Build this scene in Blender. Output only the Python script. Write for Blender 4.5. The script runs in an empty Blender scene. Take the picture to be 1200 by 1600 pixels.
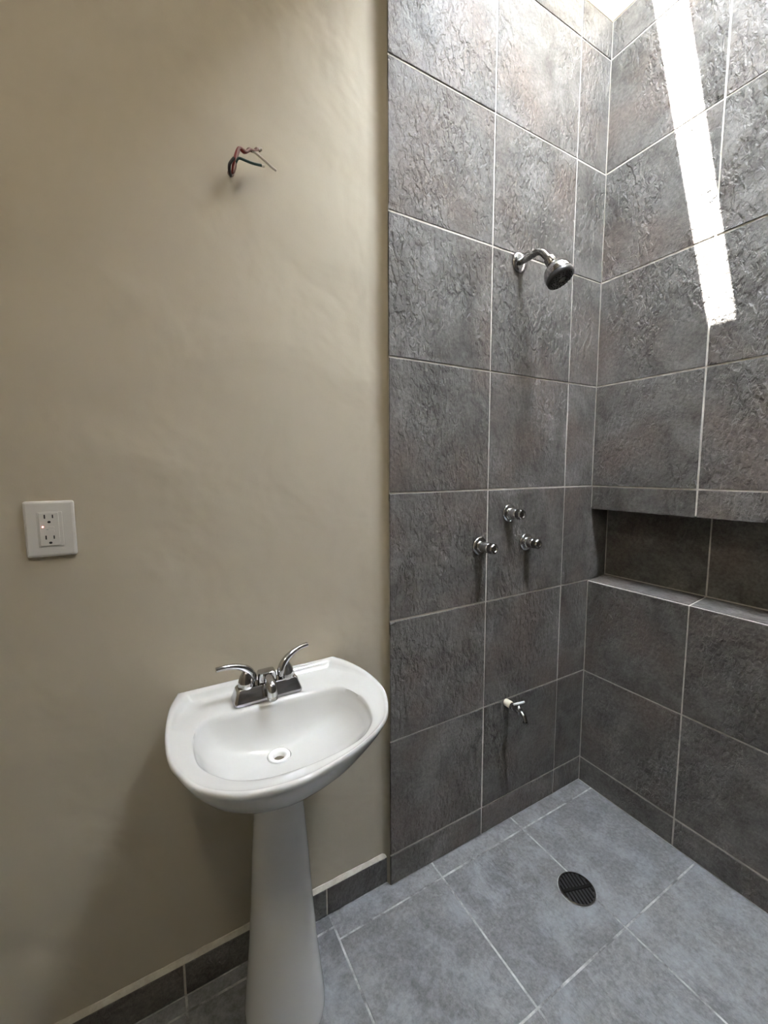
import bpy, math, random
import numpy as np
from mathutils import Vector, Matrix

random.seed(7)
SC = bpy.context.scene
COL = SC.collection

# ------------------------------------------------------------------ camera
cam_d = bpy.data.cameras.new('camera')
cam_d.sensor_fit = 'HORIZONTAL'
cam_d.sensor_width = 36.0
cam_d.lens = 36.0 * 652.3276 / 1200.0
cam_d.clip_start = 0.02
cam = bpy.data.objects.new('camera', cam_d)
COL.objects.link(cam)
RIGHT = (0.8700994601924992, -0.49285140504014874, -0.004941854173548175)
UP = (0.05426275067208923, 0.0858223727056325, 0.9948316813575421)
FWD = (0.48988007028477903, 0.8658706675324709, -0.10141747307369278)
CAM = (-1.6057561715236581, -1.0856180333993548, 1.3814934662392317)
m = Matrix.Identity(4)
for i in range(3):
    m[i][0], m[i][1], m[i][2], m[i][3] = RIGHT[i], UP[i], -FWD[i], CAM[i]
cam.matrix_world = m
SC.camera = cam

# ------------------------------------------------------------------ world, sun, exposure
world = bpy.data.worlds.new('sky')
SC.world = world
world.use_nodes = True
bg = world.node_tree.nodes['Background']
bg.inputs['Color'].default_value = (0.62, 0.78, 1.0, 1)
bg.inputs['Strength'].default_value = 1.2

SUN_DX, SUN_DY = 0.34, -0.197           # horizontal drift of a sun ray for each metre it falls
sun_d = bpy.data.lights.new('sun', 'SUN')
sun_d.energy = 30.0
sun_d.angle = math.radians(0.45)
sun_d.color = (1.0, 0.97, 0.93)
sun = bpy.data.objects.new('sun', sun_d)
COL.objects.link(sun)
sun.rotation_euler = Vector((SUN_DX, SUN_DY, -1)).to_track_quat('-Z', 'Y').to_euler()
sun.location = (-1, 0.5, 6)

SC.view_settings.view_transform = 'Standard'
SC.view_settings.look = 'None'
SC.view_settings.gamma = 1
SC.view_settings.use_curve_mapping = False
SC.view_settings.exposure = 3.72
SC.cycles.max_bounces = 10
SC.cycles.diffuse_bounces = 8
SC.cycles.glossy_bounces = 5
SC.cycles.sample_clamp_indirect = 6.0
SC.cycles.caustics_reflective = False
SC.cycles.use_denoising = True

# ------------------------------------------------------------------ materials
def new_mat(name, color, rough=0.5, metal=0.0, spec=0.5):
    mt = bpy.data.materials.new(name)
    mt.use_nodes = True
    b = mt.node_tree.nodes['Principled BSDF']
    b.inputs['Base Color'].default_value = (*color, 1)
    b.inputs['Roughness'].default_value = rough
    b.inputs['Metallic'].default_value = metal
    b.inputs['Specular IOR Level'].default_value = spec
    return mt

def N(mt, kind, **kw):
    n = mt.node_tree.nodes.new(kind)
    for k, v in kw.items():
        if hasattr(n, k) and k not in n.inputs:
            setattr(n, k, v)
        else:
            n.inputs[k].default_value = v
    return n

def L(mt, a, b):
    mt.node_tree.links.new(a, b)

def mixc(mt, fac, a, b):
    """colour mix; a and b are sockets or tuples"""
    n = mt.node_tree.nodes.new('ShaderNodeMix')
    n.data_type = 'RGBA'
    for idx, v in ((6, a), (7, b)):
        if isinstance(v, tuple):
            n.inputs[idx].default_value = (*v, 1)
        else:
            L(mt, v, n.inputs[idx])
    if isinstance(fac, float):
        n.inputs[0].default_value = fac
    else:
        L(mt, fac, n.inputs[0])
    return n.outputs[2]

def ramp(mt, sock, p0, p1, v0=0.0, v1=1.0):
    n = N(mt, 'ShaderNodeMapRange')
    n.inputs['From Min'].default_value = p0
    n.inputs['From Max'].default_value = p1
    n.inputs['To Min'].default_value = v0
    n.inputs['To Max'].default_value = v1
    L(mt, sock, n.inputs['Value'])
    return n.outputs['Result']

def math2(mt, op, a, b):
    n = mt.node_tree.nodes.new('ShaderNodeMath')
    n.operation = op
    for i, v in enumerate((a, b)):
        if isinstance(v, (int, float)):
            n.inputs[i].default_value = v
        else:
            L(mt, v, n.inputs[i])
    return n.outputs[0]

def tile_material(name, dark, light, tint, rough, relief, haze=None):
    """slate-look ceramic: every tile object gets its own piece of the pattern"""
    mt = new_mat(name, dark, rough, spec=0.3)
    b = mt.node_tree.nodes['Principled BSDF']
    tc = N(mt, 'ShaderNodeTexCoord')
    oi = N(mt, 'ShaderNodeObjectInfo')
    off = N(mt, 'ShaderNodeVectorMath', operation='MULTIPLY_ADD')
    off.inputs[1].default_value = (37.0, 53.0, 29.0)
    L(mt, oi.outputs['Random'], off.inputs[0])
    L(mt, tc.outputs['Object'], off.inputs[2])
    p = off.outputs[0]
    mp = N(mt, 'ShaderNodeMapping')
    mp.inputs['Rotation'].default_value = (0, 0, math.radians(52))
    mp.inputs['Scale'].default_value = (1.0, 0.55, 1.0)
    L(mt, p, mp.inputs['Vector'])
    cloud = N(mt, 'ShaderNodeTexNoise', Scale=7.0, Detail=6.0, Roughness=0.66, Distortion=0.5)
    L(mt, p, cloud.inputs['Vector'])
    fine = N(mt, 'ShaderNodeTexNoise', Scale=95.0, Detail=5.0, Roughness=0.7, Distortion=0.2)
    L(mt, p, fine.inputs['Vector'])
    hue = N(mt, 'ShaderNodeTexNoise', Scale=4.0, Detail=3.0, Roughness=0.5)
    sh = N(mt, 'ShaderNodeVectorMath', operation='ADD')
    sh.inputs[1].default_value = (3.1, 7.7, 1.3)
    L(mt, p, sh.inputs[0]); L(mt, sh.outputs[0], hue.inputs['Vector'])
    c = mixc(mt, ramp(mt, cloud.outputs['Fac'], 0.32, 0.70), dark, light)
    c = mixc(mt, ramp(mt, hue.outputs['Fac'], 0.48, 0.68, 0.0, 0.7), c, tint)
    spk = ramp(mt, fine.outputs['Fac'], 0.35, 0.68, 0.72, 1.25)
    rnd = ramp(mt, oi.outputs['Random'], 0, 1, 0.90, 1.10)
    mul = mt.node_tree.nodes.new('ShaderNodeVectorMath'); mul.operation = 'SCALE'
    L(mt, c, mul.inputs[0]); L(mt, math2(mt, 'MULTIPLY', spk, rnd), mul.inputs['Scale'])
    c = mul.outputs[0]
    if haze:
        geo = N(mt, 'ShaderNodeNewGeometry')
        hz = N(mt, 'ShaderNodeTexNoise', Scale=7.0, Detail=9.0, Roughness=0.75, Distortion=0.35)
        L(mt, geo.outputs['Position'], hz.inputs['Vector'])
        c = mixc(mt, ramp(mt, hz.outputs['Fac'], 0.47, 0.70, 0.0, 0.75), c, haze)
    L(mt, c, b.inputs['Base Color'])
    L(mt, ramp(mt, fine.outputs['Fac'], 0.3, 0.7, rough - 0.08, rough + 0.12), b.inputs['Roughness'])
    # relief: chiselled pits gathered in patches, long undulations, grain
    pit = N(mt, 'ShaderNodeTexNoise', Scale=58.0, Detail=3.0, Roughness=0.55, Distortion=0.35)
    L(mt, mp.outputs[0], pit.inputs['Vector'])
    patch = N(mt, 'ShaderNodeTexNoise', Scale=6.5, Detail=2.0, Roughness=0.5)
    L(mt, mp.outputs[0], patch.inputs['Vector'])
    ridge = ramp(mt, pit.outputs['Fac'], 0.40, 0.56)
    h = math2(mt, 'MULTIPLY', ridge, ramp(mt, patch.outputs['Fac'], 0.36, 0.60, 0.15, 1.0))
    h = math2(mt, 'ADD', h, math2(mt, 'MULTIPLY', cloud.outputs['Fac'], 1.6))
    h = math2(mt, 'ADD', h, math2(mt, 'MULTIPLY', fine.outputs['Fac'], 0.55))
    bp = N(mt, 'ShaderNodeBump', Strength=1.0, Distance=relief)
    L(mt, h, bp.inputs['Height'])
    L(mt, bp.outputs[0], b.inputs['Normal'])
    return mt

M = {}
M['tile'] = tile_material('grey_slate_tile', (0.086, 0.080, 0.073), (0.208, 0.200, 0.188), (0.156, 0.126, 0.109), 0.56, 0.0038)
M['floor_tile'] = tile_material('grey_floor_tile', (0.170, 0.172, 0.178), (0.270, 0.274, 0.282), (0.225, 0.222, 0.220), 0.46, 0.0011,
                                haze=(0.36, 0.385, 0.42))
def grout_material(name, ca, cb, sc=22.0):
    mt = new_mat(name, ca, 0.9)
    b = mt.node_tree.nodes['Principled BSDF']
    g = N(mt, 'ShaderNodeNewGeometry')
    n = N(mt, 'ShaderNodeTexNoise', Scale=sc, Detail=6.0, Roughness=0.7)
    L(mt, g.outputs['Position'], n.inputs['Vector'])
    L(mt, mixc(mt, ramp(mt, n.outputs['Fac'], 0.40, 0.62), cb, ca), b.inputs['Base Color'])
    return mt
M['grout'] = grout_material('pale_grout', (0.66, 0.63, 0.57), (0.50, 0.47, 0.42))
M['floor_grout'] = grout_material('floor_grout', (0.62, 0.62, 0.62), (0.16, 0.16, 0.165), 9.0)

def paint_material(name, col):
    mt = new_mat(name, col, 0.7, spec=0.25)
    b = mt.node_tree.nodes['Principled BSDF']
    g = N(mt, 'ShaderNodeNewGeometry')
    big = N(mt, 'ShaderNodeTexNoise', Scale=4.5, Detail=3.0, Roughness=0.48, Distortion=0.3)
    fine = N(mt, 'ShaderNodeTexNoise', Scale=190.0, Detail=3.0, Roughness=0.6)
    nick = N(mt, 'ShaderNodeTexVoronoi', Scale=7.0)
    for n in (big, fine, nick):
        L(mt, g.outputs['Position'], n.inputs['Vector'])
    h = math2(mt, 'ADD', math2(mt, 'MULTIPLY', big.outputs['Fac'], 9.0), math2(mt, 'MULTIPLY', fine.outputs['Fac'], 0.10))
    h = math2(mt, 'ADD', h, ramp(mt, nick.outputs['Distance'], 0.0, 0.028, 0.6, 0.0))
    bp = N(mt, 'ShaderNodeBump', Strength=0.7, Distance=0.0025)
    L(mt, h, bp.inputs['Height'])
    L(mt, bp.outputs[0], b.inputs['Normal'])
    return mt
M['paint'] = paint_material('beige_paint', (0.474, 0.424, 0.330))
M['white_paint'] = paint_material('white_paint', (0.80, 0.79, 0.76))
M['mortar'] = grout_material('plaster_bead', (0.66, 0.63, 0.55), (0.52, 0.48, 0.40))
M['porcelain'] = new_mat('white_porcelain', (0.67, 0.67, 0.655), 0.10, spec=0.55)
M['plastic'] = new_mat('white_plastic', (0.60, 0.58, 0.54), 0.38)
M['drain_plastic'] = new_mat('drain_plastic', (0.86, 0.86, 0.85), 0.3)
M['pvc'] = new_mat('cream_pvc', (0.74, 0.70, 0.57), 0.4)
M['chrome'] = new_mat('chrome', (0.50, 0.50, 0.51), 0.08, 1.0)
M['worn_chrome'] = new_mat('worn_chrome', (0.58, 0.56, 0.53), 0.16, 1.0)
_n = N(M['worn_chrome'], 'ShaderNodeTexNoise', Scale=70.0, Detail=5.0, Roughness=0.7)
L(M['worn_chrome'], mixc(M['worn_chrome'], ramp(M['worn_chrome'], _n.outputs['Fac'], 0.42, 0.6), (0.13, 0.12, 0.11), (0.68, 0.67, 0.65)),
  M['worn_chrome'].node_tree.nodes['Principled BSDF'].inputs['Base Color'])
M['dark_metal'] = new_mat('dark_metal', (0.06, 0.058, 0.055), 0.22, 0.7)
M['satin'] = new_mat('satin_chrome', (0.55, 0.54, 0.53), 0.24, 1.0)
M['bright_satin'] = new_mat('bright_satin', (0.85, 0.85, 0.84), 0.38, 0.6)
M['black'] = new_mat('black', (0.012, 0.012, 0.012), 0.6)
M['dark_rubber'] = new_mat('dark_rubber', (0.03, 0.03, 0.031), 0.35)
M['gap'] = new_mat('drain_well', (0.13, 0.11, 0.08), 0.6)
M['red_wire'] = new_mat('red_wire', (0.22, 0.018, 0.015), 0.35)
M['black_wire'] = new_mat('black_wire', (0.025, 0.018, 0.018), 0.4)
M['green_wire'] = new_mat('green_wire', (0.018, 0.05, 0.042), 0.4)
M['white_wire'] = new_mat('white_wire', (0.55, 0.50, 0.43), 0.4)
M['pink_wire'] = new_mat('pinkish_wire', (0.42, 0.26, 0.24), 0.4)
M['brown_wire'] = new_mat('brown_wire', (0.20, 0.13, 0.10), 0.45)
M['green_button'] = new_mat('green_button', (0.36, 0.42, 0.36), 0.4)
led = new_mat('red_led', (0.9, 0.1, 0.08), 0.3)
led.node_tree.nodes['Principled BSDF'].inputs['Emission Color'].default_value = (1.0, 0.25, 0.22, 1)
led.node_tree.nodes['Principled BSDF'].inputs['Emission Strength'].default_value = 1.2
M['led'] = led
# milky skylight sheet: scatters the daylight that falls on it
pan = bpy.data.materials.new('milky_skylight_sheet'); pan.use_nodes = True
nt = pan.node_tree; nt.nodes.clear()
_o = nt.nodes.new('ShaderNodeOutputMaterial'); _t = nt.nodes.new('ShaderNodeBsdfTranslucent'); _d = nt.nodes.new('ShaderNodeBsdfDiffuse')
_m = nt.nodes.new('ShaderNodeMixShader')
_t.inputs['Color'].default_value = (0.78, 0.85, 0.95, 1); _d.inputs['Color'].default_value = (0.8, 0.8, 0.8, 1)
_m.inputs[0].default_value = 0.2
nt.links.new(_t.outputs[0], _m.inputs[1]); nt.links.new(_d.outputs[0], _m.inputs[2]); nt.links.new(_m.outputs[0], _o.inputs[0])
M['sheet'] = pan

# ------------------------------------------------------------------ builders
ORIGIN = {}
def tag(o, label=None, cat=None, group=None, kind=None):
    if label: o['label'] = label
    if cat: o['category'] = cat
    if group: o['group'] = group
    if kind: o['kind'] = kind
    return o

def thing(name, loc, label, cat, group=None):
    o = bpy.data.objects.new(name, None)
    o.empty_display_size = 0.02
    COL.objects.link(o)
    o.location = loc
    ORIGIN[o.name] = Vector(loc)
    return tag(o, label, cat, group)

def mesh(name, verts, faces, mat, parent=None, smooth=False, label=None):
    """verts in room coordinates"""
    org = ORIGIN.get(parent.name, Vector((0, 0, 0))) if parent else Vector((0, 0, 0))
    me = bpy.data.meshes.new(name)
    me.from_pydata([tuple(Vector(v) - org) for v in verts], [], faces)
    me.validate(); me.update()
    me.materials.append(M[mat] if isinstance(mat, str) else mat)
    if smooth:
        me.polygons.foreach_set('use_smooth', [True] * len(me.polygons))
    o = bpy.data.objects.new(name, me)
    COL.objects.link(o)
    if parent:
        o.parent = parent
        ORIGIN[o.name] = org
    if label: o['label'] = label
    return o

def fix_normals(o):
    import bmesh
    bm = bmesh.new(); bm.from_mesh(o.data)
    bmesh.ops.recalc_face_normals(bm, faces=bm.faces)
    bm.to_mesh(o.data); bm.free()
    return o

class MB:
    def __init__(s): s.v = []; s.f = []
    def add(s, verts, faces):
        k = len(s.v); s.v += [tuple(v) for v in verts]
        s.f += [tuple(i + k for i in f) for f in faces]
        return s
    def box(s, x0, x1, y0, y1, z0, z1):
        v = [(x, y, z) for z in (z0, z1) for y in (y0, y1) for x in (x0, x1)]
        return s.add(v, [(0, 2, 3, 1), (4, 5, 7, 6), (0, 1, 5, 4), (2, 6, 7, 3), (0, 4, 6, 2), (1, 3, 7, 5)])
    def rings(s, rings, cap0=True, cap1=True):
        n = len(rings[0]); v = [p for r in rings for p in r]; f = []
        for i in range(len(rings) - 1):
            for j in range(n):
                a, b = i * n + j, i * n + (j + 1) % n
                f.append((a, b, b + n, a + n))
        if cap0: f.append(tuple(range(n))[::-1])
        if cap1: f.append(tuple(range((len(rings) - 1) * n, len(rings) * n)))
        return s.add(v, f)
    def lathe(s, prof, origin, axis=(0, 0, 1), n=32, sides=None, cap0=True, cap1=True):
        ax = Vector(axis).normalized(); o = Vector(origin)
        u = ax.orthogonal().normalized() if abs(ax.z) < 0.99 else Vector((1, 0, 0))
        if abs(ax.z) < 0.99:
            u = Vector((0, 0, 1)).cross(ax).normalized()
        w = ax.cross(u)
        return s.rings([[o + ax * h + (u * math.cos(t) + w * math.sin(t)) * r
                         for t in [2 * math.pi * k / n for k in range(n)]] for r, h in prof], cap0, cap1)
    def tube(s, path, rad, n=12, sub=6, flat=1.0):
        pts = smooth_path(path, sub)
        k = len(pts)
        rr = rad if isinstance(rad, (list, tuple)) else [rad] * len(path)
        rs = np.interp(np.linspace(0, len(rr) - 1, k), range(len(rr)), rr)
        t0 = (pts[1] - pts[0]).normalized()
        u = t0.orthogonal().normalized()
        rings = []
        for i, p in enumerate(pts):
            t = (pts[min(i + 1, k - 1)] - pts[max(i - 1, 0)]).normalized()
            u = (u - t * u.dot(t)).normalized(); w = t.cross(u)
            rings.append([p + (u * math.cos(a) + w * math.sin(a) * flat) * float(rs[i])
                          for a in [2 * math.pi * j / n for j in range(n)]])
        return s.rings(rings)
    def build(s, name, mat, parent=None, smooth=False, label=None, bevel=0.0, segs=2, auto=None):
        o = fix_normals(mesh(name, s.v, s.f, mat, parent, smooth, label))
        if bevel:
            b = o.modifiers.new('bevel', 'BEVEL'); b.width = bevel; b.segments = segs
            b.limit_method = 'ANGLE'; b.angle_limit = math.radians(35)
        if auto is not None:
            sharp_by_angle(o, auto)
        return o

def sharp_by_angle(o, deg):
    import bmesh
    bm = bmesh.new(); bm.from_mesh(o.data)
    for e in bm.edges:
        if len(e.link_faces) == 2 and e.calc_face_angle(0) > math.radians(deg):
            e.smooth = False
    for f in bm.faces: f.smooth = True
    bm.to_mesh(o.data); bm.free()

def smooth_path(path, sub):
    P = [Vector(p) for p in path]
    if len(P) < 3 or sub < 2: 
        return P
    out = []
    for i in range(len(P) - 1):
        p0, p1, p2, p3 = P[max(i - 1, 0)], P[i], P[i + 1], P[min(i + 2, len(P) - 1)]
        for k in range(sub):
            t = k / sub
            out.append(0.5 * ((2 * p1) + (p2 - p0) * t + (2 * p0 - 5 * p1 + 4 * p2 - p3) * t * t + (3 * p1 - p0 - 3 * p2 + p3) * t ** 3))
    out.append(P[-1])
    return out

TILE_T = 0.008
_tile_cache = {}
def tile_mesh(w, h, mat):
    key = (round(w, 4), round(h, 4), mat)
    if key in _tile_cache: return _tile_cache[key]
    c = 0.0014; a, b = w / 2, h / 2
    v = [(-a, -b, -TILE_T), (a, -b, -TILE_T), (a, b, -TILE_T), (-a, b, -TILE_T),
         (-a, -b, -c), (a, -b, -c), (a, b, -c), (-a, b, -c),
         (-a + c, -b + c, 0), (a - c, -b + c, 0), (a - c, b - c, 0), (-a + c, b - c, 0)]
    f = [(3, 2, 1, 0)]
    for i in range(4):
        j = (i + 1) % 4
        f += [(i, j, 4 + j, 4 + i), (4 + i, 4 + j, 8 + j, 8 + i)]
    f.append((8, 9, 10, 11))
    me = bpy.data.meshes.new('tile'); me.from_pydata(v, [], f); me.update()
    me.materials.append(M[mat])
    _tile_cache[key] = me
    return me

ROT = {'back': (math.pi / 2, 0, 0), 'right': (math.pi / 2, 0, -math.pi / 2), 'floor': (0, 0, 0), 'soffit': (math.pi, 0, 0)}
GAP = 0.0055
def tile(parent, face, a0, a1, b0, b1, d, mat='tile', gap=GAP):
    """one tile between grout centre lines; a along the wall, b up (or y on the floor), d = where its face lies"""
    w, h = a1 - a0 - gap, b1 - b0 - gap
    ca, cb = (a0 + a1) / 2, (b0 + b1) / 2
    o = bpy.data.objects.new('tile', tile_mesh(w, h, mat))
    COL.objects.link(o)
    j = lambda s: random.uniform(-s, s)
    if face == 'back': o.location = (ca + j(.0006), d + j(.0007), cb + j(.0006))
    elif face == 'right': o.location = (d + j(.0007), ca + j(.0006), cb + j(.0006))
    elif face == 'floor': o.location = (ca, cb, d + j(.0004))
    else: o.location = (ca, cb, d)
    r = ROT[face]
    o.rotation_euler = (r[0] + j(.0012), r[1] + j(.0012), r[2])
    o.parent = parent
    return o

# ------------------------------------------------------------------ room shell
S = 0.4
B0 = 0.1095                       # height of the cut bottom row
ROWS = [0.0] + [B0 + S * k for k in range(8)] + [3.04]
UL, U2, U1, V1 = 0.9716, 0.5741, 0.1687, 0.3835
TOP, SKY = 3.04, 3.55
XL, YF = -2.45, -1.95             # left wall, wall behind the camera
NZ0, NZB, NZ1, ND = 0.9095, 0.922, 1.2145, 0.117     # niche: front of sill, back of sill, lip, depth
PY = 0.030                        # painted wall lies a little behind the tiles
GR = 0.0022                       # joints recessed by this much

def struct(name, mb, mat, label=None, smooth=False):
    return tag(mb.build(name, mat, smooth=smooth), label, kind='structure')

# painted wall with its soft plaster return towards the tiles
def painted_wall():
    prof = [(XL, PY), (-1.20, PY), (-1.05, PY)]
    v = []; f = []
    zs = [0.0, 0.6, 1.3, 1.9, 2.5, TOP]
    cols = []
    for z in zs:
        r = 0.016 + 0.012 * min(z / 2.6, 1)          # the plaster is hollower higher up
        y = PY - 0.002 + 0.014 * min(z / 2.6, 1)
        xe = -UL - 0.0005
        pts = [(XL, PY), (-1.35, PY), (-1.10, PY + (y - PY) * .4), (-1.02, y), (xe - r * 1.1, y), (xe - r * .45, y - r * .25), (xe - r * .12, y - r * .7), (xe, y - r * 1.3), (xe, 0.004), (xe, 0.14), (XL, 0.14)]
        cols.append([(x, yy, z) for x, yy in pts])
    mb = MB(); mb.rings(cols)
    o = mb.build('wall_back', 'paint')
    sharp_by_angle(o, 50)
    return tag(o, 'painted wall, plain beige, beside the grey tiles', kind='structure')
wall_back = painted_wall()

wb = MB().box(-UL, ND + 0.10, TILE_T - 0.0058, 0.14, 0, TOP)
wall_tiled = struct('wall_shower', wb, 'grout')
for i in range(len(ROWS) - 1):
    z0, z1 = ROWS[i], ROWS[i + 1]
    for k, (a0, a1) in enumerate(((-UL - GAP / 2, -U2), (-U2, -U1))):
        tile(wall_tiled, 'back', a0, a1, z0, z1, 0)
    # the last column runs on behind the right wall only inside the niche
    tile(wall_tiled, 'back', -U1, (ND + 0.002 if i == 3 else 0.004), z0, z1, 0)

YE = YF
wr = MB()
wr.box(GR, 0.22, YE, 0.0, 0, NZ0 - 0.004)
wr.box(GR, 0.22, YE, 0.0, NZ1 + 0.004, TOP)
wr.box(ND + GR, 0.22, YE, 0.0, NZ0 - 0.004, NZ1 + 0.004)
wr.add([(x, y, z) for y in (YE, 0.0) for x, z in ((GR, NZ0 - .004), (ND + GR, NZ0 - .004), (ND + GR, NZB - GR), (GR, NZ0 - GR))],
       [(0, 1, 2, 3), (7, 6, 5, 4), (0, 4, 5, 1), (1, 5, 6, 2), (2, 6, 7, 3), (3, 7, 4, 0)])
wall_right = struct('wall_right', wr, 'grout')
VC = [0.0, -V1, -V1 - S, -V1 - 2 * S, -V1 - 3 * S, YE]
for c in range(len(VC) - 1):
    y1, y0 = VC[c], VC[c + 1]
    for z0, z1 in zip(ROWS[:3], ROWS[1:4]):
        tile(wall_right, 'right', y0, y1, z0, min(z1, NZ0 + GAP / 2 - .0008), 0)
    tile(wall_right, 'right', y0, y1, NZ1 - GAP / 2, ROWS[4], 0)                     # lip over the niche
    for z0, z1 in zip(ROWS[4:-1], ROWS[5:]):
        tile(wall_right, 'right', y0, y1, z0, z1, 0)
    tile(wall_right, 'right', y0, y1, NZB, NZ1 + 0.004, ND)                          # back of the niche
    o = tile(wall_right, 'floor', .0035, ND, y0, y1, 0)                           # sill, sloped to the front
    o.location.z = (NZ0 + NZB) / 2
    o.rotation_euler = (0, -math.atan2(NZB - NZ0, ND), 0)
    tile(wall_right, 'soffit', -GAP / 2 + .001, ND, y0, y1, NZ1)

# the floor, its tiles and the thin cut strip along the wall
fl = MB().box(XL, 0.22, YF, 0.14, -0.08, -0.0007)
floor = struct('floor', fl, 'floor_grout')
FX = [0.004, -0.4185, -0.8045, -1.184, -1.590, -1.990, XL]
FY = [0.0, -0.060, -0.460, -0.860, -1.260, -1.660, YF]
for i in range(len(FX) - 1):
    for j in range(len(FY) - 1):
        y1 = FY[j]
        if j == 0 and i >= 2: y1 = 0.020
        elif j == 0: y1 = 0.004
        y0 = FY[j + 1]
        if i >= 3 and j == 0: y0 = -0.020
        if i >= 3 and j == 1: y1 = -0.020
        tile(floor, 'floor', FX[i + 1], FX[i], y0, y1, 0, 'floor_tile', gap=0.0045)

# tiled baseboard along the painted wall with a rough plaster bead on top
BH = 0.091
bb = MB(); rg = []
nb = 60
for k in range(nb + 1):
    x = -UL - 0.001 + (XL + UL + 0.001) * k / nb
    w = 0.0012 * math.sin(k * 1.7) * math.sin(k * .63)
    rg.append([(x, PY + .02, 0.002), (x, 0.0205, 0.002), (x, 0.0205, BH - .002), (x, 0.0195, BH + .001), (x, PY - .003, BH + 0.012 + w), (x, PY + .02, BH + 0.016 + w)])
bb.rings(rg)
base = struct('baseboard_back', bb, 'mortar')
BX = [-UL - 0.001, -1.190, -1.590, -1.990, -2.39, XL]
for k in range(len(BX) - 1):
    tile(base, 'back', BX[k + 1], BX[k], -0.001, BH + GAP / 2, 0.018)

# walls out of view and ceiling, skylight shaft over the shower
struct('wall_left', MB().box(XL - 0.1, XL, YF, 0.14, 0, TOP), 'paint')
LX, LY = -1.95, -1.30  # unseen fill lamp added to warm and lift the left of the painted wall
lamp = thing('fill_lamp', (LX, LY, TOP), 'round warm fill lamp added on the unseen ceiling, away from the shower', 'lamp')
MB().lathe([(.16, .0), (.16, -.025), (.145, -.032)], (LX, LY, TOP), n=32).build('fill_lamp_base', 'white_paint', lamp)
lamp_d = bpy.data.lights.new('fill_light', 'AREA'); lamp_d.shape = 'DISK'; lamp_d.size = 0.28; lamp_d.energy = 1.0; lamp_d.color = (1.0, 0.92, 0.77)
lamp_o = bpy.data.objects.new('fill_light', lamp_d); COL.objects.link(lamp_o); lamp_o.parent = lamp; lamp_o.location = (0, 0, -0.036)
struct('wall_front', MB().box(XL - 0.1, 0.22, YF - 0.1, YF, 0, TOP), 'tile')
SX, SY = -0.80, -1.20              # skylight shaft over the shower
ce = MB()
ce.box(XL - 0.1, SX, YF - 0.1, 0.14, TOP, TOP + 0.12)
ce.box(SX, 0.22, YF - 0.1, SY, TOP, TOP + 0.12)
struct('ceiling', ce, 'white_paint')
sh = MB()
sh.box(SX - 0.1, SX, SY - 0.1, 0.14, TOP + 0.12, SKY - .002)
sh.box(SX - 0.1, 0.22, SY - 0.1, SY, TOP + 0.12, SKY - .002)
sh.box(SX, 0.22, 0.0, 0.14, TOP + .0005, SKY - .002)
sh.box(0.0, 0.22, SY, 0.0, TOP + .0005, SKY - .002)
struct('trim_1', sh, 'paint')
# roof of the shaft: a milky sheet in the middle, opaque sheets added along the walls to cut their skylight, and a gap in
# them through which the sun falls on the right wall
GX = -(SKY - 1.853) * SUN_DX       # inner end of the gap
gap_a = (-0.137, -0.028)           # at the right wall
gap_b = (-0.116, -0.048)           # at the inner end
PX0, PX1, PY0, PY1 = SX - .06, -0.34, SY - .06, -0.45
sk = tag(bpy.data.objects.new('window_1', None), kind='structure'); COL.objects.link(sk)
def sheet(poly, mat, name):
    return mesh(name, [(x, y, SKY) for x, y in poly], [tuple(range(len(poly)))], mat, sk)
sheet([(PX0, PY0), (PX1, PY0), (PX1, PY1), (PX0, PY1)], 'sheet', 'pane')
sheet([(PX1, PY0), (0.06, PY0), (0.06, PY1), (PX1, PY1)], 'white_paint', 'light_blocker')
sheet([(GX, PY1), (0.06, PY1), (0.06, gap_a[0] - .002), (GX, gap_b[0])], 'white_paint', 'light_blocker')
sheet([(GX, gap_b[1]), (0.06, gap_a[1] + .002), (0.06, 0.10), (GX, 0.10)], 'white_paint', 'light_blocker')
sheet([(PX0, PY1), (GX, PY1), (GX, 0.10), (PX0, 0.10)], 'white_paint', 'light_blocker')

# ------------------------------------------------------------------ pedestal sink
def closed_curve(pts, corners=()):
    """dense polyline through pts (closed); corner indices stay sharp"""
    P = [Vector((x, y, 0)) for x, y in pts]; n = len(P); out = []
    for i in range(n):
        p0, p1, p2, p3 = P[i - 1], P[i], P[(i + 1) % n], P[(i + 2) % n]
        if i in corners: p0 = p1 - (p2 - p1)
        if (i + 1) % n in corners: p3 = p2 + (p2 - p1)
        for k in range(24):
            t = k / 24
            q = 0.5 * ((2 * p1) + (p2 - p0) * t + (2 * p0 - 5 * p1 + 4 * p2 - p3) * t * t + (3 * p1 - p0 - 3 * p2 + p3) * t ** 3)
            out.append((q.x, q.y))
    return np.array(out)

RIM = [(-1.5693, 0.0285), (-1.5917, -.044), (-1.603, -.145), (-1.6005, -.235), (-1.5888, -.280), (-1.5666, -.332), (-1.530, -.371),
       (-1.4827, -.398), (-1.4205, -.4115), (-1.3597, -.4084), (-1.2695, -.3833), (-1.184, -.3355), (-1.1446, -.2871),
       (-1.1113, -.207), (-1.1077, -.112), (-1.1258, -.026), (-1.1515, 0.0285), (-1.36, 0.0285)]
BOWL = [(-1.5055, -.095), (-1.53, -.115), (-1.545, -.149), (-1.5526, -.193), (-1.5474, -.26), (-1.5167, -.311), (-1.4823, -.34),
        (-1.4285, -.358), (-1.3409, -.36), (-1.2501, -.343), (-1.2023, -.307), (-1.1829, -.267), (-1.1727, -.203), (-1.1882, -.141),
        (-1.2191, -.111), (-1.2866, -.1015), (-1.36, -.0985), (-1.44, -.0965)]
CX, CY = -1.362, -0.20
NT = 200
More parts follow.
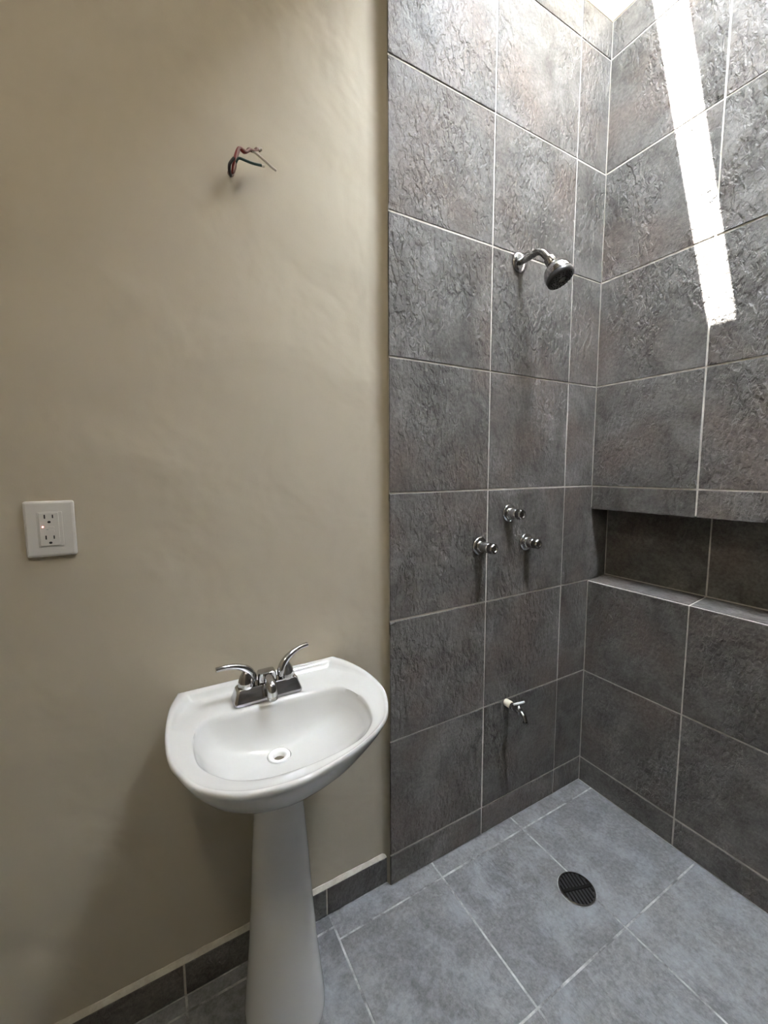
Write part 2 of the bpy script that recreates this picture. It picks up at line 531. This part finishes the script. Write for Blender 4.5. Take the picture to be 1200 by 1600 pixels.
def polar(curve, ths):
    a = np.unwrap(np.arctan2(curve[:, 1] - CY, curve[:, 0] - CX))
    r = np.hypot(curve[:, 0] - CX, curve[:, 1] - CY)
    if a[-1] < a[0]: a, r = a[::-1], r[::-1]
    a = np.concatenate([a - 2 * np.pi, a, a + 2 * np.pi]); r = np.tile(r, 3)
    return np.interp(ths, a, r)
rimc, bowlc = closed_curve(RIM, (0, 16)), closed_curve(BOWL)
ths = list(np.linspace(-np.pi, np.pi, NT, endpoint=False))
for cx_, cy_ in (RIM[0], RIM[16]):
    ths.append(math.atan2(cy_ - CY, cx_ - CX))
ths = np.array(sorted(ths))
rR, rB = polar(rimc, ths), polar(bowlc, ths)
OUT = np.stack([CX + rR * np.cos(ths), CY + rR * np.sin(ths)], 1)
INN = np.stack([CX + rB * np.cos(ths), CY + rB * np.sin(ths)], 1)
DRX, DRY, DRZ, DRR = -1.366, -0.146, 0.700, 0.0282
DR = np.stack([DRX + DRR * np.cos(ths), DRY + DRR * np.sin(ths)], 1)
PDX, PDY = -1.366, -0.128
NECK = np.stack([PDX + 0.060 * np.cos(ths), PDY + 0.060 * np.sin(ths)], 1)
RZ = 0.830
rings = []
def ring(A, Bq, t, z):
    p = A * (1 - t) + Bq * t
    zz = z if hasattr(z, '__len__') else [z] * len(p)
    rings.append([(p[i][0], min(p[i][1], 0.0288), zz[i]) for i in range(len(p))])
for t, z in ((1.0, .645), (.80, .662), (.62, .682), (.46, .704), (.33, .728), (.21, .755), (.11, .785), (.05, .805), (.012, .819)):
    ring(OUT, NECK, t, z)
ring(OUT, INN, 0.0, RZ - .004); ring(OUT, INN, 0.02, RZ + .0005); ring(OUT, INN, 0.07, RZ + .003); ring(OUT, INN, 0.15, RZ + .0025)
# the back carries a raised lip and a lower tap deck; front and sides roll gently into the bowl
bk = np.clip((OUT[:, 1] + 0.13) / 0.10, 0, 1)
for t, zf, zb in ((.20, .8310, .827), (.24, .8300, .818), (.30, .8285, .8150), (.5, .8255, .8145), (.75, .8220, .8140), (.9, .8195, .8125), (.97, .8180, .8100)):
    ring(OUT, INN, t, zf * (1 - bk) + zb * bk)
fr = np.clip((-INN[:, 1] - 0.11) / 0.24, 0, 1)
ring(INN, DR, 0.0, .8160 * fr + .8050 * (1 - fr))
for t, zf, zb in ((.03, .8110, .796), (.08, .8005, .776), (.16, .783, .752), (.28, .759, .735), (.42, .735, .723), (.58, .7225, .714), (.75, .712, .7075), (.90, .7045, .7030), (1.0, .7005, .7005)):
    ring(INN, DR, t, zf * fr + zb * (1 - fr))
rings.append([(x, y, z - .03) for x, y, z in rings[-1]])
sink = thing('pedestal_sink', (PDX, PDY, 0), 'white porcelain pedestal sink standing against the beige wall', 'sink')
basin = MB().rings(rings, True, False).build('basin', 'porcelain', sink, smooth=True)
sharp_by_angle(basin, 60)
ped = MB(); pr = []
for z, a, b, e in ((0, .0960, .100, 2.3), (.012, .0985, .102, 2.3), (.03, .0980, .101, 2.3), (.10, .0910, .095, 2.3), (.20, .0815, .086, 2.3), (.32, .0735, .078, 2.25), (.45, .0665, .071, 2.2),
                   (.56, .0590, .064, 2.1), (.60, .0575, .062, 2.1), (.64, .0600, .063, 2.1), (.668, .066, .066, 2.0)):
    pr.append([(PDX + a * math.copysign(abs(math.cos(t)) ** (2 / e), math.cos(t)), PDY + b * math.copysign(abs(math.sin(t)) ** (2 / e), math.sin(t)), z)
               for t in [2 * math.pi * k / 64 for k in range(64)]])
ped.rings(pr).build('pedestal', 'porcelain', sink, auto=60)
dr = MB().lathe([(.0255, -.012), (.0262, .0015), (.0245, .0035), (.019, .0030), (.0145, .0005), (.0135, -.012)], (DRX, DRY, DRZ), n=40, cap0=False, cap1=False)
drain_ring = dr.build('drain_ring', 'drain_plastic', basin, smooth=True, label='white plastic ring of the basin outlet')
MB().lathe([(.0200, -.024), (.0200, -.022)], (DRX, DRY, DRZ + .012), n=32).build('drain_well', 'gap', basin)

# ------------------------------------------------------------------ basin faucet
FXC, FYC, FZ = -1.3690, -0.0600, 0.8152
faucet = thing('basin_faucet', (FXC, FYC, FZ), 'chrome two-handle faucet on the back deck of the sink', 'faucet')
def rrect(cx, cy, z, a, b, r, n=6):
    out = []
    for sx, sy, a0 in ((1, 1, 0), (-1, 1, 90), (-1, -1, 180), (1, -1, 270)):
        for k in range(n + 1):
            t = math.radians(a0 + 90 * k / n)
            out.append((cx + sx * (a - r) + r * math.cos(t), cy + sy * (b - r) + r * math.sin(t), z))
    return out
fb = [rrect(FXC, FYC, FZ + dz, a, b, r) for dz, a, b, r in
      ((0, .0850, .0285, .010), (.005, .0850, .0285, .010), (.009, .0830, .0265, .010), (.026, .0775, .0215, .009), (.033, .0755, .0195, .009), (.036, .0725, .0165, .008))]
MB().rings(fb).build('faucet_base', 'chrome', faucet, auto=38)
def handle(x, sgn, ang, rise):
    bz = FZ + .034
    hb = MB().lathe([(.0195, 0), (.0205, .004), (.0200, .010), (.0180, .019), (.0140, .029), (.0085, .038), (.0030, .0425)], (x, FYC, bz), n=32)
    h = hb.build('handle', 'chrome', faucet, auto=50)
    ca, sa = math.cos(ang), math.sin(ang)
    path = []
    for u, z in ((-.0150, .010), (-.0145, .022), (-.0080, .037), (.006, .049 + rise * .25), (.026, .0565 + rise * .55), (.049, .0595 + rise * .85), (.070, .0590 + rise)):
        path.append((x + sgn * u * ca, FYC + u * sa, bz + z))
    MB().tube(path, [.0100, .0108, .0100, .0084, .0072, .0064, .0060], n=16, sub=6).build('lever', 'chrome', h, auto=60)
handle(FXC - .0500, -1, math.radians(-6), .003)
handle(FXC + .0500, 1, math.radians(20), .004)
sp = MB()
sp.rings([rrect(FXC, FYC + .006 - t * .046, FZ + .034 + dz, a, b, .006) for t, dz, a, b in ((0, 0, .0240, .0175), (0.02, .012, .0230, .0175), (.06, .022, .0220, .0170), (.12, .0280, .0200, .0155), (.16, .0300, .0160, .012))])
spout = sp.build('spout', 'chrome', faucet, auto=40)
nz = MB().tube([(FXC, FYC - .004, FZ + .046), (FXC, FYC - .022, FZ + .047), (FXC, FYC - .040, FZ + .043), (FXC, FYC - .050, FZ + .033), (FXC, FYC - .0525, FZ + .020)],
               [.0135, .0140, .0140, .0132, .0125], n=20, sub=6)
nz.build('spout_nozzle', 'chrome', spout, auto=50)
MB().lathe([(.0118, 0), (.0128, .002), (.0128, .009), (.0118, .010)], (FXC, FYC - .0525, FZ + .012), n=24).build('aerator', 'worn_chrome', spout, auto=40)

# ------------------------------------------------------------------ shower head
HX, HZ = -0.4542, 2.084
shower = thing('shower_fixture', (HX, 0, HZ), 'worn chrome shower head on a bent arm, high on the tiled wall', 'shower')
MB().lathe([(.0340, .0003), (.0345, .003), (.0325, .0075), (.0260, .0105), (.0140, .0125)], (HX, 0, HZ), (0, -1, 0), n=36).build('flange', 'chrome', shower, auto=50)
MB().tube([(HX, -.006, HZ), (HX, -.045, HZ + .001), (HX, -.076, HZ + .002), (HX, -.091, HZ - .003), (HX, -.104, HZ - .015), (HX, -.1265, HZ - .042)],
          .0108, n=18, sub=6).build('shower_arm', 'worn_chrome', shower, auto=60)
hax = Vector((.14, -.47, -.87)).normalized()
hc = Vector((HX + .001, -.1300, HZ - .048))
head = MB().lathe([(.0125, -.012), (.0168, -.010), (.0168, .010), (.0158, .012), (.0200, .017), (.0300, .024), (.0380, .034), (.0425, .047), (.0432, .058), (.0415, .0600)], hc, hax, n=44)
hd = head.build('shower_head', 'worn_chrome', shower, auto=32)
MB().lathe([(.0418, .0585), (.0432, .0600), (.0434, .070), (.0415, .0745), (.0370, .0760), (.0210, .0775), (.0120, .0770)], hc, hax, n=44).build('face_plate', 'dark_rubber', hd, auto=50, label='dark spray face')
fp = MB()
e1 = hax.orthogonal().normalized(); e2 = hax.cross(e1)
for rr, cnt in ((.033, 18), (.026, 14), (.0165, 9)):
    for k in range(cnt):
        t = 2 * math.pi * k / cnt
        fp.lathe([(.0015, .0755), (.0015, .0785), (.0008, .0792)], hc + (e1 * math.cos(t) + e2 * math.sin(t)) * rr, hax, n=6)
tag(fp.build('nozzles', 'dark_metal', hd), kind='stuff')
MB().lathe([(.0115, .0760), (.0115, .0785), (.0095, .0795)], hc, hax, n=24).build('centre_cap', 'worn_chrome', hd, auto=40)

# ------------------------------------------------------------------ shower valves without their handles
def valve(x, z, ln, turn, label):
    t = thing('shower_valve', (x, 0, z), label, 'shower valve', 'three shower valve stubs on the tiled wall')
    MB().lathe([(.0320, .0003), (.0326, .003), (.0310, .0065), (.0255, .0090), (.0200, .0100)], (x, 0, z), (0, -1, 0), n=36).build('flange', 'chrome', t, auto=45)
    MB().lathe([(.0205, .008), (.0205, .016), (.0180, .018), (.0180, ln - .026), (.0165, ln - .024)], (x, 0, z), (0, -1, 0), n=28).build('stem', 'satin', t, auto=40)
    k = MB(); n = 8
    rg = []
    for r, h in ((.0175, ln - .025), (.0190, ln - .022), (.0190, ln - .006), (.0165, ln - .001), (.0120, ln), (.0100, ln - .004)):
        rg.append([(x + r * math.cos(turn + 2 * math.pi * i / n), -h, z + r * math.sin(turn + 2 * math.pi * i / n)) for i in range(n)])
    k.rings(rg)
    k.build('cap', 'worn_chrome', t, bevel=.0012)
    return t
valve(-.6105, 1.1148, .076, .2, 'chrome shower valve stub beside the vertical grout joint, lower pair, farther from the corner')
valve(-.4725, 1.2225, .066, .5, 'chrome shower valve stub, the highest of the three')
valve(-.3822, 1.1086, .064, .1, 'chrome shower valve stub of the lower pair, nearer the shower corner')

# ------------------------------------------------------------------ low wall tap
TX, TZ = -0.4640, 0.4985
tap = thing('wall_tap', (TX, 0, TZ), 'small chrome tap on a cream pipe stub low on the tiled wall', 'tap')
MB().lathe([(.0135, .001), (.0135, .026), (.0120, .030)], (TX, 0, TZ + .001), (0, -1, 0.04), n=20).build('pipe_stub', 'pvc', tap, auto=40, label='cream plastic pipe stub')
tb = MB()
tb.lathe([(.0085, .026), (.0120, .028), (.0120, .040), (.0090, .042), (.0090, .052), (.0125, .056), (.0125, .072), (.0085, .076)], (TX, 0, TZ + .001), (0, -1, -.02), n=20)
body = tb.build('tap_body', 'chrome', tap, auto=40)
MB().tube([(TX, -.070, TZ), (TX, -.082, TZ - .004), (TX, -.093, TZ - .013), (TX, -.098, TZ - .026)], [.0085, .0080, .0075, .0075], n=14, sub=5).build('tap_spout', 'chrome', body, auto=60)
MB().lathe([(.0078, 0), (.0105, .001), (.0105, .006), (.0080, .007)], (TX, -.098, TZ - .033), n=18).build('spout_ring', 'chrome', body, auto=40)
MB().lathe([(.0080, .004), (.0080, .016), (.0055, .018), (.0050, .026)], (TX, -.064, TZ), n=14).build('spindle', 'chrome', body, auto=40)
MB().tube([(TX - .022, -.060, TZ + .0275), (TX, -.064, TZ + .0275), (TX + .024, -.068, TZ + .0275)], [.0040, .0050, .0040], n=10, sub=3).build('tap_lever', 'bright_satin', tap, auto=60)

# ------------------------------------------------------------------ floor drain
DX, DY, DRad = -0.4450, -0.3130, 0.0575
drain = thing('floor_drain', (DX, DY, 0), 'round dark slotted floor drain set in the shower floor', 'floor drain')
MB().lathe([(DRad + .0025, .0003), (DRad + .002, .0016), (DRad - .001, .0016), (DRad - .001, .0003)], (DX, DY, 0.0004), n=56, cap0=False, cap1=False).build('grout_ring', 'floor_grout', drain)
MB().lathe([(DRad, .0005), (DRad, .0045), (DRad - .0015, .0060), (DRad - .004, .0060), (DRad - .0045, .0020)], (DX, DY, 0), n=56, cap0=False, cap1=False).build('rim', 'worn_chrome', drain, auto=45)
MB().lathe([(DRad - .004, .0006), (DRad - .004, .0016)], (DX, DY, 0), n=48).build('drain_well', 'black', drain)
ca, sa = math.cos(math.radians(72)), math.sin(math.radians(72))
def strip(u0, u1, v0, v1, z0=.0016, z1=.0042):
    pts = [(DX + u * ca - v * sa, DY + u * sa + v * ca) for u, v in ((u0, v0), (u1, v0), (u1, v1), (u0, v1))]
    return MB().rings([[(x, y, z) for x, y in pts] for z in (z0, z1)])
RI = DRad - .0046
for k in range(-4, 5):
    v = k * .0118
    h = math.sqrt(max(RI * RI - (abs(v) + .002) ** 2, 0))
    for u0, u1 in ((-h, -.0045), (.0045, h)):
        strip(u0, u1, v - .0019, v + .0019).build('slat', 'dark_metal', drain)
strip(-.0043, .0043, -RI + .001, RI - .001, .0016, .0055).build('cross_bar', 'dark_metal', drain)

# ------------------------------------------------------------------ outlet
OX, OZ, OW, OH = -1.7890, 1.2600, .0860, .1180
outlet = thing('wall_outlet', (OX, PY, OZ), 'white double wall outlet with a tiny red lamp on the beige wall', 'outlet')
def plate(name, cx, cz, a, b, r, y0, y1, mat, parent, edge=.002, label=None):
    rg = []
    for inset, y in ((0, y0), (0, y1 + edge), (edge * .35, y1 + edge * .35), (edge * 1.2, y1)):
        rg.append([(x, y, z) for x, z, _ in [(q[0], q[1], 0) for q in rrect(cx, cz, 0, a - inset, b - inset, max(r - inset, .0004))]])
    return MB().rings(rg).build(name, mat, parent, auto=14, label=label)
pl = plate('cover_plate', OX, OZ, OW / 2, OH / 2, .005, PY + .001, PY - .0085, 'plastic', outlet, .004)
frm = plate('inner_frame', OX + .0005, OZ - .001, .0215, .0375, .002, PY - .0075, PY - .0092, 'plastic', outlet, .0006)
skt = plate('socket_body', OX - .001, OZ - .0005, .0168, .0350, .0015, PY - .0085, PY - .0112, 'plastic', outlet, .0008)
yf = PY - .0114
def slot(cx, cz, a, b, mat='black', r=.0003, d=.0002, name='slot'):
    return MB().rings([[(q[0], y, q[1]) for q in rrect(cx, cz, 0, a, b, r, 5)] for y in (yf + .003, yf - d)]).build(name, mat, skt)
for cz in (OZ + .0235, OZ - .0205):
    slot(OX - .0075, cz + .0030, .0012, .0042)
    slot(OX + .0060, cz + .0030, .0011, .0036)
    slot(OX - .0005, cz - .0085, .0028, .0024, r=.0023, name='ground_hole')
slot(OX + .0012, OZ + .0030, .0062, .0030, 'plastic', .0024, .0016, 'reset_button')
slot(OX + .0008, OZ - .0046, .0064, .0030, 'plastic', .0006, .0014, 'test_button')
slot(OX - .0040, OZ - .0006, .0018, .0012, 'green_button', .0004, .0010, 'button_mark')
slot(OX - .0115, OZ + .0052, .0013, .0013, 'led', .0011, .0006, 'lamp')

# ------------------------------------------------------------------ loose wires
WX, WZ = -1.3990, 2.0600
H = Vector((-1.3915, PY, 2.0880))
wires = thing('electrical_wires', H, 'bundle of loose electrical wires sticking out of the beige wall', 'wires')
MB().lathe([(.0085, -.0008), (.0075, .0006), (.0040, .0008)], H, (0, -1, 0), n=20).build('wall_hole', 'brown_wire', wires)
def wire(name, mat, pts, r, parent=wires):
    return MB().tube(pts, r, n=8, sub=6).build(name, mat, parent, auto=70)
def W(x, y, z): return (WX + x, y, WZ + z)
A0 = (H.x, PY + .003, H.z)
wire('red_wire', 'red_wire', [A0, (H.x - .001, .016, H.z - .006), W(.006, .000, .014), W(.0075, -.008, .028), W(.0120, -.011, .045), W(.0170, -.012, .058),
                              W(.0215, -.013, .0625), W(.028, -.013, .0575), W(.034, -.012, .0585), W(.043, -.011, .066)], .0034)
wire('red_wire', 'red_wire', [A0, (H.x + .001, .014, H.z - .004), W(.010, -.001, .020), W(.0125, -.007, .036), W(.0160, -.009, .050), W(.0190, -.009, .058)], .0036)
wire('black_wire', 'black_wire', [A0, (H.x - .003, .018, H.z - .012), W(.003, .006, .009), W(-.0015, -.003, .011), W(-.0020, -.010, .021), W(.0030, -.012, .030), W(.008, -.012, .037)], .0036)
wire('pink_wire', 'pink_wire', [A0, (H.x + .002, .014, H.z - .008), W(.0090, -.004, .014), W(.0105, -.008, .026), W(.0155, -.013, .047), W(.0205, -.016, .0605),
                                W(.027, -.016, .0620), W(.036, -.016, .0590), W(.045, -.015, .0665), W(.054, -.015, .0670), W(.066, -.015, .0745)], .0026)
tw = [W(.026 + k * .0055, -.0125 + .0032 * math.sin(k * 1.9), .0590 + k * .0021 + .0028 * math.cos(k * 1.9)) for k in range(9)]
wire('twisted_splice', 'brown_wire', tw, .0030)
wire('white_wire', 'white_wire', [W(.050, -.013, .0665), W(.058, -.014, .0640), W(.068, -.016, .0575), W(.082, -.019, .048), W(.093, -.021, .0405), W(.1035, -.022, .0355)], .0029)
wire('green_wire', 'green_wire', [A0, (H.x + .003, .012, H.z - .002), W(.0120, -.008, .0300), W(.017, -.012, .0390), W(.023, -.013, .0405), W(.030, -.013, .0400), W(.050, -.013, .0390), W(.0715, -.014, .0405)], .0028)
wire('bare_tip', 'white_wire', [W(.0705, -.014, .0405), W(.0735, -.014, .0410), W(.0770, -.014, .0415)], .0031)
wire('bare_tip', 'white_wire', [W(.0640, -.015, .0730), W(.0680, -.015, .0755), W(.0725, -.015, .0750)], .0034)
